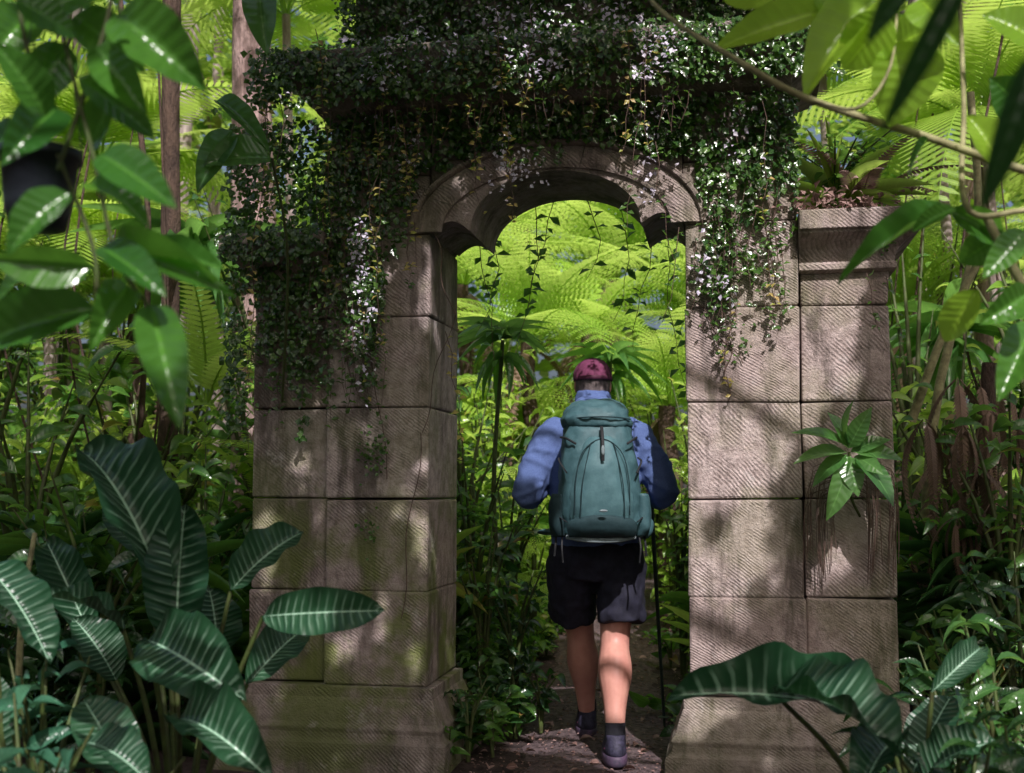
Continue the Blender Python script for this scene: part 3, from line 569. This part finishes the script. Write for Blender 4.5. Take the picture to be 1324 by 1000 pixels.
# ------------------------------------------------------------ overhanging branch upper right
a=Acc(); D=2.5
tube(a,[at(800,-90,D+.3),at(845,5,D+.2),at(960,82,D),at(1050,130,D),at(1200,178,D),at(1330,222,D),at(1500,260,D)],[.004,.005,.007,.008,.009,.010,.012],1,8,40)
tube(a,[at(1240,-30,D+.2),at(1246,130,D+.1),at(1250,268,D),at(1330,272,D),at(1450,265,D)],[.005,.006,.007,.007,.007],1,7,24)
tube(a,[at(1275,280,D),at(1300,330,D),at(1340,400,D)],[.010,.011,.012],1,7,10)
tube(a,[at(1050,130,D),at(1110,140,D-.1),at(1150,90,D-.1),at(1160,20,D)],[.004,.004,.003,.003],1,6,14)
for b,t,wp,m in (((1068,15),(922,66),52,0),((1150,-10),(1040,128),78,0),((1195,55),(1150,165),90,0),((1150,20),(1090,90),70,0),((1160,60),(1230,30),60,0),((1060,20),(1100,-40),50,0),((1230,275),(1083,368),34,2),((1236,270),(1180,300),26,2),((1265,375),(1222,442),44,0),((1225,270),(1290,310),40,2),((1300,300),(1240,340),50,2),((1200,178),(1175,230),40,2),((1290,215),(1250,150),50,0),((1330,380),(1265,420),45,2),((1000,0),(930,-10),40,0),((1330,150),(1280,100),60,2),((1350,60),(1270,20),60,0),((1335,420),(1290,520),50,2),((1324,300),(1270,360),40,2),((1190,0),(1240,60),60,0),((1110,-20),(1160,40),60,0)):
    dd=D+U(-.1,.1); pleaf(a,b,t,wp,dd,dd+U(-.1,.1),m,tilt=U(.1,.5),arch=U(.4,1.6))
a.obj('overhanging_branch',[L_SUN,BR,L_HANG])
a=Acc()
for b,t,wp in (((1250,-40),(1138,175),34),((1345,60),(1268,275),45),((1215,-60),(1120,60),40)): pleaf(a,b,t,wp,1.25,1.3,0,tilt=.2)
tube(a,[at(1500,-120,1.3),at(1340,-100,1.28),at(1250,-42,1.25),at(1200,-70,1.25)],.004,1,6,10)
tube(a,[at(1380,-105,1.28),at(1400,-20,1.26),at(1345,60,1.25)],.003,1,6,10)
a.obj('near_leaf_spray',[L_DARK,TWIG])
# ------------------------------------------------------------ epiphyte on the pilaster
a=Acc(); Yp=4.62
for b,t,wp in (((1097,580),(1030,552),22),((1097,580),(1075,532),24),((1097,580),(1125,528),24),((1100,582),(1168,590),26),((1095,585),(1028,592),24),((1100,590),(1072,672),30),((1105,590),(1160,648),34),((1100,585),(1150,565),22),((1095,590),(1110,640),28),((1095,588),(1050,625),22),((1100,575),(1095,520),18),((1105,590),(1140,610),24),((1098,590),(1085,630),20)):
    pleaf(a,b,t,wp*1.1,Yp,Yp-U(0.02,.15),0,LFs,tilt=.5,arch=.5)
tube(a,[at(1098,585,Yp),at(1100,640,4.68),at(1112,668,4.72)],.006,1,6,8)
for i in range(60):
    x0=U(1040,1080) if i%2 else U(1120,1160); y0=U(610,660); tube(a,[at((x0+1100)/2,y0-15,4.70),at(x0,y0,4.68),at(x0+U(-6,6),y0+U(50,120),4.69)],.0016,2,4,6)
a.obj('epiphyte_plant',[L_MIDC,TWIG,VTWIG])
cc=gp(1.20,.25,2.33)
a=Acc(); shrub(a,(cc[0],cc[1],cc[2]),.45,.35,260,.06,.5,LF2,0,9,1,.0,.1); rosette(a,(cc[0],cc[1],cc[2]+.03),26,.38,.07,LFstrap,2,.3,1.4); fern(a,(cc[0]+.1,cc[1],cc[2]+.02),9,.4,FRs,3,.2,1.3)
p=np.stack([rng.normal(1.15,.17,420),U(-.1,.4,420),2.335+np.abs(rng.normal(0,.045,420))],1); kk=420; s=U(.02,.05,kk)
a.inst(LFvine,frames(rdir(kk),norm(np.array([0,-.6,1])+rng.normal(0,.4,(kk,3)))),gp(p[:,0],p[:,1],p[:,2]),np.stack([s*.7,s,s],1),U(0,1,kk),3)
a.obj('capital_top_plants',[L_MID,TWIG,L_BRIGHT,L_DEAD])
# ------------------------------------------------------------ HIKER
HX,HY=.385,5.40
hk=empty('hiker',(HX,HY,0))
SKIN=simple('skin',(.62,.31,.25),(.52,.23,.19),9,.45,.15,.002)
FLEECE=simple('blue_fleece',(.11,.165,.36),(.08,.12,.28),160,.95,.5,.002,.2)
SHORT=simple('black_shorts',(.016,.016,.034),(.008,.008,.018),30,.85,.3)
TEAL=simple('teal_nylon',(.055,.125,.145),(.035,.09,.105),40,.6,.4,.002)
TEAL2=simple('teal_light',(.080,.17,.19),(.06,.135,.155),40,.6,.4,.002)
TEALD=simple('teal_dark',(.014,.04,.048),(.008,.028,.034),60,.8,.5,.002)
GREY=simple('grey_trim',(.22,.28,.30),(.15,.18,.2),50,.6)
BLK=simple('black_webbing',(.015,.016,.02),None,60,.7)
CAPM=simple('burgundy_cap',(.20,.045,.11),(.12,.025,.065),50,.85,.4,.002)
HAIR=simple('grey_hair',(.24,.19,.18),(.07,.055,.055),60,.7,.8,.004,.4,(1,1,.3))
SHOE=simple('shoe_mesh',(.05,.045,.09),(.015,.015,.03),50,.7)
SOLE=simple('dark_sole',(.10,.06,.11),(.04,.035,.06),18,.6)
SOCK=simple('sock',(.02,.02,.03),None,60,.9)
def blob(c,r,nu=20,nv=14):
    V=[];Fa=[]
    for i in range(nv+1):
        ph=-math.pi/2+math.pi*i/nv; ph=max(min(ph,1.565),-1.565)
        for j in range(nu): th=2*math.pi*j/nu; V.append((c[0]+r[0]*math.cos(ph)*math.cos(th),c[1]+r[1]*math.cos(ph)*math.sin(th),c[2]+r[2]*math.sin(ph)))
    for i in range(nv):
        for j in range(nu): Fa.append((i*nu+j,i*nu+(j+1)%nu,(i+1)*nu+(j+1)%nu,(i+1)*nu+j))
    return np.array(V),np.array(Fa)
def close(V,Fa,ns):
    V=np.array(V); a=V[:ns].mean(0); b=V[-ns:].mean(0); n=len(V)
    V=np.concatenate([a+(V[:ns]-a)*.001,V,b+(V[-ns:]-b)*.001]); F2=[tuple(x+ns for x in f) for f in Fa]
    F2=[(j,(j+1)%ns,ns+(j+1)%ns,ns+j) for j in range(ns)]+F2+[(n+j,n+(j+1)%ns,n+ns+(j+1)%ns,n+ns+j) for j in range(ns)]
    return V,np.array(F2)
def limb(acc,P,R,n=24,ns=16):
    P=cr(P,n); R=np.asarray(R,float)
    if R.ndim==1: R=np.stack([R,R],1)
    R=cr(R,n); V,Fa=tubeVF(P,R,ns,(0,1,.05)); V,Fa=close(V,Fa,ns); acc.raw(V,Fa,(0,0,.5),0)
def rings(acc,L,n=30,ns=28,p=2.0):
    L=cr(L,n); V=[]
    for cx,cy,cz,rx,ry in L:
        for j in range(ns):
            th=2*math.pi*j/ns; cs,sn=math.cos(th),math.sin(th); V.append((cx+rx*math.copysign(abs(cs)**(2/p),cs),cy+ry*math.copysign(abs(sn)**(2/p),sn),cz))
    Fa=[(i*ns+j,i*ns+(j+1)%ns,(i+1)*ns+(j+1)%ns,(i+1)*ns+j) for i in range(n-1) for j in range(ns)]
    V,Fa=close(V,Fa,ns); acc.raw(V,Fa,(0,0,.5),0)
def finish(acc,name,mat,vox,smooth=4,disp=0,dscale=.1,sub=0):
    o=acc.obj(name,[mat],hk)
    if vox:
        m=o.modifiers.new('r','REMESH'); m.mode='VOXEL'; m.voxel_size=vox; m.use_smooth_shade=True
    if smooth: m=o.modifiers.new('s','SMOOTH'); m.iterations=smooth; m.factor=.6
    if sub: m=o.modifiers.new('sb','SUBSURF'); m.levels=sub; m.render_levels=sub
    if disp:
        t=bpy.data.textures.new(name+'_folds','CLOUDS'); t.noise_scale=dscale; t.noise_depth=1
        m=o.modifiers.new('d','DISPLACE'); m.texture=t; m.strength=disp; m.mid_level=.5; m.texture_coords='LOCAL'
    return o
hipR,knR,anR=(.10,0,.92),(.082,-.05,.50),(.062,-.265,.11)
hipL,knL,anL=(-.10,.0,.92),(-.06,.20,.50),(-.02,.36,.10)
legR=[hipR,(.095,-.02,.72),knR,(.074,-.14,.38),(.067,-.205,.25),anR]
legL=[hipL,(-.085,.10,.72),knL,(-.045,.25,.37),(-.032,.31,.24),anL]
lr=[(.10,.11),(.088,.095),(.066,.070),(.077,.083),(.052,.058),(.038,.043)]
shR,elR,wrR=(.19,.05,1.44),(.315,-.03,1.18),(.315,.17,1.13)
shL,elL,wrL=(-.19,.05,1.44),(-.315,-.02,1.16),(-.20,.17,1.24)
B=Acc()
limb(B,legR,lr); limb(B,legL,lr)
rings(B,[(0,0,.84,.13,.10),(0,0,.92,.18,.13),(0,0,1.05,.165,.12),(0,.02,1.25,.18,.13),(0,.05,1.40,.19,.12),(0,.065,1.49,.11,.08),(0,.075,1.54,.06,.062),(0,.085,1.60,.056,.06)])
for sh,el,wr in ((shR,elR,wrR),(shL,elL,wrL)): limb(B,[sh,tuple((np.array(sh)+el)/2),el,tuple((np.array(el)+wr)/2),wr],[.055,.048,.042,.038,.028])
hc=np.array([0,.115,1.69])
V,Fa=blob(hc,(.077,.097,.115)); 
fr=V[:,1]>hc[1]; V[:,0]*=np.where((V[:,2]<hc[2]-.04)&fr,.86,1); B.raw(V,Fa,(0,0,.5),0)
B.raw(*blob(hc+np.array([0,.05,-.075]),(.045,.045,.04)),(0,0,.5),0)
B.raw(*blob(hc+np.array([0,.102,-.022]),(.014,.018,.024)),(0,0,.5),0)
for sg in (-1,1): B.raw(*blob(hc+np.array([sg*.080,-.004,-.012]),(.010,.020,.033)),(0,0,.5),0); B.raw(*blob(hc+np.array([sg*.03,.085,.02]),(.024,.014,.010)),(0,0,.5),0)
B.raw(*blob(hc+np.array([0,.093,-.06]),(.024,.010,.007)),(0,0,.5),0)
def hand(wr,ax,sg,tilt=0):
    ax=np.array(ax,float); wr=np.array(wr,float); o=sg
    pal=ax+np.array([o*.034,-.01,0]); limb(B,[tuple(wr),tuple((wr+pal)/2),tuple(pal),tuple(ax+np.array([o*.03,.02,0]))],[(.026,.026),(.02,.036),(.017,.043),(.013,.04)],14,12)
    for i,(dz,ln) in enumerate(((.034,.92),(.012,1.),(-.011,.96),(-.033,.8))):
        an=np.radians(np.array([10,50,95,140,175])*ln); limb(B,[(ax[0]+o*.027*math.cos(t),ax[1]+.027*math.sin(t),ax[2]+dz-.002*j) for j,t in enumerate(an)],[.0095,.0095,.009,.0085,.007],16,10)
    an=np.radians([-45,-85,-125,-165]); limb(B,[(ax[0]+o*.029*math.cos(t),ax[1]+.029*math.sin(t),ax[2]+.03+.006*j) for j,t in enumerate(an)],[.013,.011,.010,.008],14,10)
hand(wrR,(.292,.27,1.14),1); hand(wrL,(-.15,.235,1.27),-1)
finish(B,'body',SKIN,.0065,3)
a=Acc()
for sg in (-1,1): a.raw(*blob(hc+np.array([sg*.03,.088,.004]),(.011,.009,.008)),(0,0,.5),0)
a.obj('eyes',[simple('eye',(.7,.68,.66),(.1,.06,.04),60,.2,0)],hk)
a=Acc(); a.raw(*blob(hc+np.array([0,.098,-.06]),(.022,.007,.005)),(0,0,.5),0); a.obj('mouth',[simple('lips',(.4,.14,.13),None,30,.5)],hk)
J=Acc()
rings(J,[(0,-.005,.90,.185,.14),(0,-.005,.97,.205,.152),(0,0,1.10,.20,.15),(0,.02,1.25,.215,.155),(0,.045,1.38,.235,.15),(0,.055,1.45,.225,.13),(0,.06,1.505,.16,.10),(0,.07,1.56,.095,.09),(0,.075,1.63,.082,.085),(0,.075,1.65,.074,.075)],34,32)
for sh,el,wr in ((shR,elR,wrR),(shL,elL,wrL)):
    sh,el,wr=map(np.array,(sh,el,wr)); limb(J,[sh*np.array([.8,1,1.0]),sh+np.array([0,0,-.01]),sh*.5+el*.5+np.array([np.sign(sh[0])*.010,0,0]),el,(el+wr)/2,wr],[.08,.088,.080,.068,.058,.042],26,18)
    for q in range(5):
        f=.35+.14*q; c0=sh*(1-f)+el*f
        P=[c0+np.array([np.cos(t)*.076*np.sign(sh[0]),-np.sin(t)*.076,.03*math.sin(t*1.3+q)]) for t in np.linspace(-.6,2.2,9)]; limb(J,P,[.006,.013,.014,.013,.006],12,8)
J.raw(*blob((0,-.01,1.575),(.105,.075,.05)),(0,0,.5),0); J.raw(*blob((.03,-.05,1.55),(.09,.05,.045)),(0,0,.5),0)
finish(J,'fleece_jacket',FLEECE,.009,2,.020,.07)
Sx=Acc()
rings(Sx,[(0,0,.78,.18,.13),(0,-.005,.86,.205,.15),(0,-.005,.93,.20,.15),(0,0,.985,.185,.14)],16,28)
limb(Sx,[(.10,0,.92),(.112,-.02,.80),(.112,-.035,.70),(.112,-.05,.585)],[(.115,.13),(.118,.125),(.113,.118),(.112,.116)],18,20)
limb(Sx,[(-.10,0,.92),(-.108,.04,.80),(-.106,.085,.70),(-.100,.14,.60)],[(.115,.13),(.118,.125),(.113,.118),(.112,.116)],18,20)
finish(Sx,'shorts',SHORT,.009,3,.03,.07)
for nm,an,yaw,heel in (('right',anR,0,.012),('left',anL,0,.0)):
    a=Acc(); limb(a,[(an[0],an[1]+.01,.17 if nm=='left' else .18),(an[0],an[1],.11),(an[0],an[1]+.005,.06)],[.045,.046,.047],10,14); finish(a,'sock_'+nm,SOCK,0,0)
    a=Acc(); x,y=an[0],an[1]
    rings(a,[(x,y+.065,.03+heel,.045,.135),(x,y+.06,.05+heel,.052,.14),(x,y+.045,.075+heel,.048,.12),(x,y+.02,.10+heel,.046,.08),(x,y+.005,.125+heel,.044,.056)],16,24,2.4); finish(a,'shoe_'+nm,SHOE,.006,3)
    a=Acc(); rings(a,[(x,y+.065,.004+heel*.3,.050,.142),(x,y+.065,.016+heel*.5,.056,.148),(x,y+.065,.04+heel,.053,.143)],6,26,2.5); o=finish(a,'sole_'+nm,SOLE,0,0)
    a=Acc(); tube(a,[(x-.046,y+.0,.06+heel),(x-.02,y-.050,.075+heel),(x+.02,y-.050,.075+heel),(x+.046,y,.06+heel)],.004,0,6,14); a.obj('heel_trim_'+nm,[simple('pink_trim',(.4,.08,.22),None,30)],hk)
a=Acc(); V,Fa=blob(hc+np.array([0,-.008,-.002]),(.084,.098,.108),26,18); k_=V[:,1]>hc[1]+.035; V[k_,1]=hc[1]+.035; a.raw(V,Fa,(0,0,.5),0); finish(a,'hair',HAIR,0,0,.012,.02)
a=Acc(); V=[];Fa=[]; nu=36;nvv=12; cc2=hc+np.array([0,-.002,.026])
for i in range(nvv+1):
    ph=math.radians(-8)+(math.pi/2-math.radians(-8))*i/nvv
    for j in range(nu):
        th=2*math.pi*j/nu
        V.append((cc2[0]+.093*math.cos(ph)**.85*math.cos(th) if i<nvv else cc2[0],cc2[1]+(.112*math.cos(ph)**.85*math.sin(th) if i<nvv else 0),cc2[2]+.095*math.sin(ph)))
for i in range(nvv):
    for j in range(nu): Fa.append((i*nu+j,i*nu+(j+1)%nu,(i+1)*nu+(j+1)%nu,(i+1)*nu+j))
a.raw(V,Fa,(0,0,.5),0); o=finish(a,'cap',CAPM,0,0,.008,.04); m=o.modifiers.new('so','SOLIDIFY'); m.thickness=.003
a=Acc(); V=[];Fa=[]
for i in range(6):
    f=i/5
    for j in range(15):
        th=math.radians(20+140*j/14); rx=.088; V.append((cc2[0]+rx*math.cos(th)*(1-.05*f),cc2[1]+.105*math.sin(th)+.075*f*math.sin(th)**.6,cc2[2]-.008-.018*f-.03*abs(math.cos(th))**2))
for i in range(5):
    for j in range(14): Fa.append((i*15+j,i*15+j+1,(i+1)*15+j+1,(i+1)*15+j))
a.raw(V,Fa,(0,0,.5),0); o=a.obj('cap_brim',[CAPM],hk); m=o.modifiers.new('so','SOLIDIFY'); m.thickness=.004
a=Acc()
for q in range(6):
    th=q*math.pi/3+.52; P=[(cc2[0]+.0945*math.cos(p_)**.85*math.cos(th),cc2[1]+.1135*math.cos(p_)**.85*math.sin(th),cc2[2]+.0965*math.sin(p_)) for p_ in np.linspace(-.1,1.5,12)]; tube(a,P,.0012,0,4)
a.raw(*blob(cc2+np.array([0,0,.096]),(.008,.008,.005),10,6),(0,0,.5),0)
P=[(cc2[0]+.095*math.cos(t),cc2[1]+.114*math.sin(t),cc2[2]-.004) for t in np.linspace(math.pi*1.22,math.pi*1.78,12)]; V,Fa=tubeVF(P,np.tile([[.003,.010]],(12,1)),8,(0,0,1)); a.raw(V,Fa,(0,0,.5),0)
a.obj('cap_seams',[simple('cap_dark',(.09,.015,.045))],hk)
# backpack
PY=-.28
a=Acc(); rings(a,[(0.005,PY+.03,.965,.10,.07),(.005,PY+.02,.985,.155,.11),(.005,PY+.01,1.03,.178,.13),(0,PY,1.15,.180,.14),(-.005,PY,1.30,.168,.14),(-.01,PY+.01,1.42,.150,.125),(-.01,PY+.02,1.48,.14,.115),(-.01,PY+.02,1.51,.12,.10)],40,44,2.8); finish(a,'backpack_body',TEAL,0,0,.030,.045)
a=Acc(); rings(a,[(-.01,PY+.03,1.455,.130,.110),(-.01,PY+.018,1.465,.150,.130),(-.01,PY+.018,1.50,.150,.132),(-.01,PY+.03,1.545,.132,.115),(.0,PY+.05,1.578,.10,.085),(.01,PY+.06,1.588,.05,.04)],24,44,2.4); finish(a,'backpack_lid',TEAL,0,0,.032,.045)
def panel(name,prof,ysurf,th,mat,disp=.006):
    P=cr(prof,22); V=[];Fa=[];m=15
    for i,(z,hw,xc) in enumerate(P):
        fz=max(0,math.sin(math.pi*i/21))**.45
        for j in range(m):
            s=-1+2*j/(m-1); V.append((xc+hw*s,ysurf(z)-th*fz*(1-abs(s)**3.0)+.02*abs(s)**4,z))
    for i in range(21):
        for j in range(m-1): Fa.append((i*m+j,i*m+j+1,(i+1)*m+j+1,(i+1)*m+j))
    a=Acc(); a.raw(V,Fa,(0,0,.5),0); return finish(a,name,mat,0,0,disp,.05)
ys=lambda z: PY-np.interp(z,[.97,1.02,1.15,1.3,1.42,1.5],[.10,.118,.138,.138,.118,.098])
panel('front_pocket',[(1.02,.115,0),(1.08,.135,0),(1.2,.13,0),(1.31,.11,0),(1.39,.08,0),(1.42,.05,0)],ys,.05,TEAL2,.020)
panel('lower_mesh_pocket',[(.985,.14,0),(1.02,.15,0),(1.05,.145,0),(1.075,.10,0),(1.085,.05,0)],lambda z: ys(z)-.022,.035,TEALD)
a=Acc()
def web(P,wd,th,n=12,mat=0,ref=(0,1,0)):
    P=cr(P,n); V,Fa=tubeVF(P,np.tile([[wd,th]],(n,1)),8,ref); a.raw(V,Fa,(0,0,.5),mat)
yb=PY-.20
web([(.0,PY-.125,1.46),(.0,PY-.155,1.44),(.0,yb+.0,1.38),(.0,yb-.0,1.31)],.007,.002)
for sg in (-1,1):
    web([(sg*.175,PY+.05,1.33),(sg*.178,PY-.06,1.31),(sg*.15,PY-.13,1.26)],.005,.002); web([(sg*.170,PY+.03,1.42),(sg*.15,PY-.09,1.41),(sg*.11,PY-.13,1.385)],.005,.002); web([(sg*.186,PY+.05,1.10),(sg*.190,PY-.05,1.08),(sg*.15,PY-.135,1.05)],.005,.002)
    web([(sg*.19,PY+.0,1.02),(sg*.195,PY-.03,.96),(sg*.20,PY-.02,.90)],.005,.0015); web([(sg*.165,PY-.04,1.0),(sg*.17,PY-.08,.94),(sg*.165,PY-.07,.875)],.004,.0015)
    web([(sg*.09,PY+.12,1.48),(sg*.115,.0,1.545),(sg*.12,.11,1.50),(sg*.125,.20,1.38),(sg*.14,.205,1.25),(sg*.19,.10,1.10),(sg*.19,-.10,1.04)],.028,.007,30)
a.obj('webbing_straps',[BLK],hk)
a=Acc()
def onfront(x,z,o): return (x,ys(z)-o,z)
web([onfront(-.118,1.08,.014),onfront(-.113,1.23,.022),onfront(-.082,1.35,.032),onfront(0,1.405,.036),onfront(.082,1.35,.032),onfront(.113,1.23,.022),onfront(.118,1.08,.014)],.0025,.003,30)
web([(-.145,PY-.06,1.495),(-.08,PY-.112,1.50),(0,PY-.122,1.502),(.07,PY-.112,1.50),(.13,PY-.06,1.495)],.003,.003,20)
for sg in (-1,1): web([onfront(sg*.05,1.385,.04),onfront(sg*.085,1.22,.045),onfront(sg*.095,1.06,.03)],.0025,.003,20)
a.obj('zips',[TEALD],hk)
a=Acc()
web([(-.15,PY-.06,.985),(-.08,PY-.115,.975),(0,PY-.125,.972),(.08,PY-.115,.975),(.15,PY-.06,.985)],.010,.003,20)
V,Fa=blob((.0,yb-.003,1.355),(.008,.006,.022),12,8); a.raw(V,Fa,(0,0,.5),0)
V,Fa=blob((.0,yb-.010,1.10),(.018,.006,.006),12,8); a.raw(V,Fa,(0,0,.5),0)
a.obj('grey_trim',[GREY],hk)
for sg in (-1,1):
    a=Acc(); rings(a,[(sg*.175,PY+.02,.985,.03,.08),(sg*.185,PY+.015,1.03,.036,.10),(sg*.186,PY+.01,1.12,.036,.10),(sg*.182,PY,1.17,.028,.09)],14,20,2.6); finish(a,'side_pocket_'+('left' if sg<0 else 'right'),TEALD if sg<0 else TEAL,0,0,.012,.05)
    a=Acc(); V,Fa=tubeVF(cr([(sg*.14,PY+.10,1.0),(sg*.205,-.06,1.0),(sg*.215,.03,.99),(sg*.15,.14,.985),(0,.168,.98)],20),np.tile([[.012,.05]],(20,1)),12,(0,1,0)); a.raw(V,Fa,(0,0,.5),0); finish(a,'hip_belt_'+('left' if sg<0 else 'right'),TEAL,0,0)
a=Acc(); limb(a,[(.185,PY+.02,.985),(.19,PY+.02,1.0),(.205,PY+.08,1.03),(.22,PY+.16,1.05)],[.025,.038,.042,.025],12,14); finish(a,'hip_pocket',TEAL,0,0,.012,.04)
a=Acc(); tube(a,[(.286,.262,1.24),(.292,.27,1.14),(.33,.36,.57),(.368,.45,.02)],[.011,.011,.0095,.007],0,10,20); a.raw(*blob((.286,.26,1.245),(.016,.016,.018),12,8),(0,0,.5),0); tube(a,[(.290,.267,1.20),(.294,.274,1.06)],.0135,0,12); a.raw(*blob((.364,.44,.07),(.03,.03,.005),14,6),(0,0,.5),0)
a.obj('trekking_pole',[simple('pole_dark',(.03,.05,.045),None,30,.4)],hk)
print('total polys',sum(len(o.data.polygons) for o in scene.objects if o.type=='MESH'))
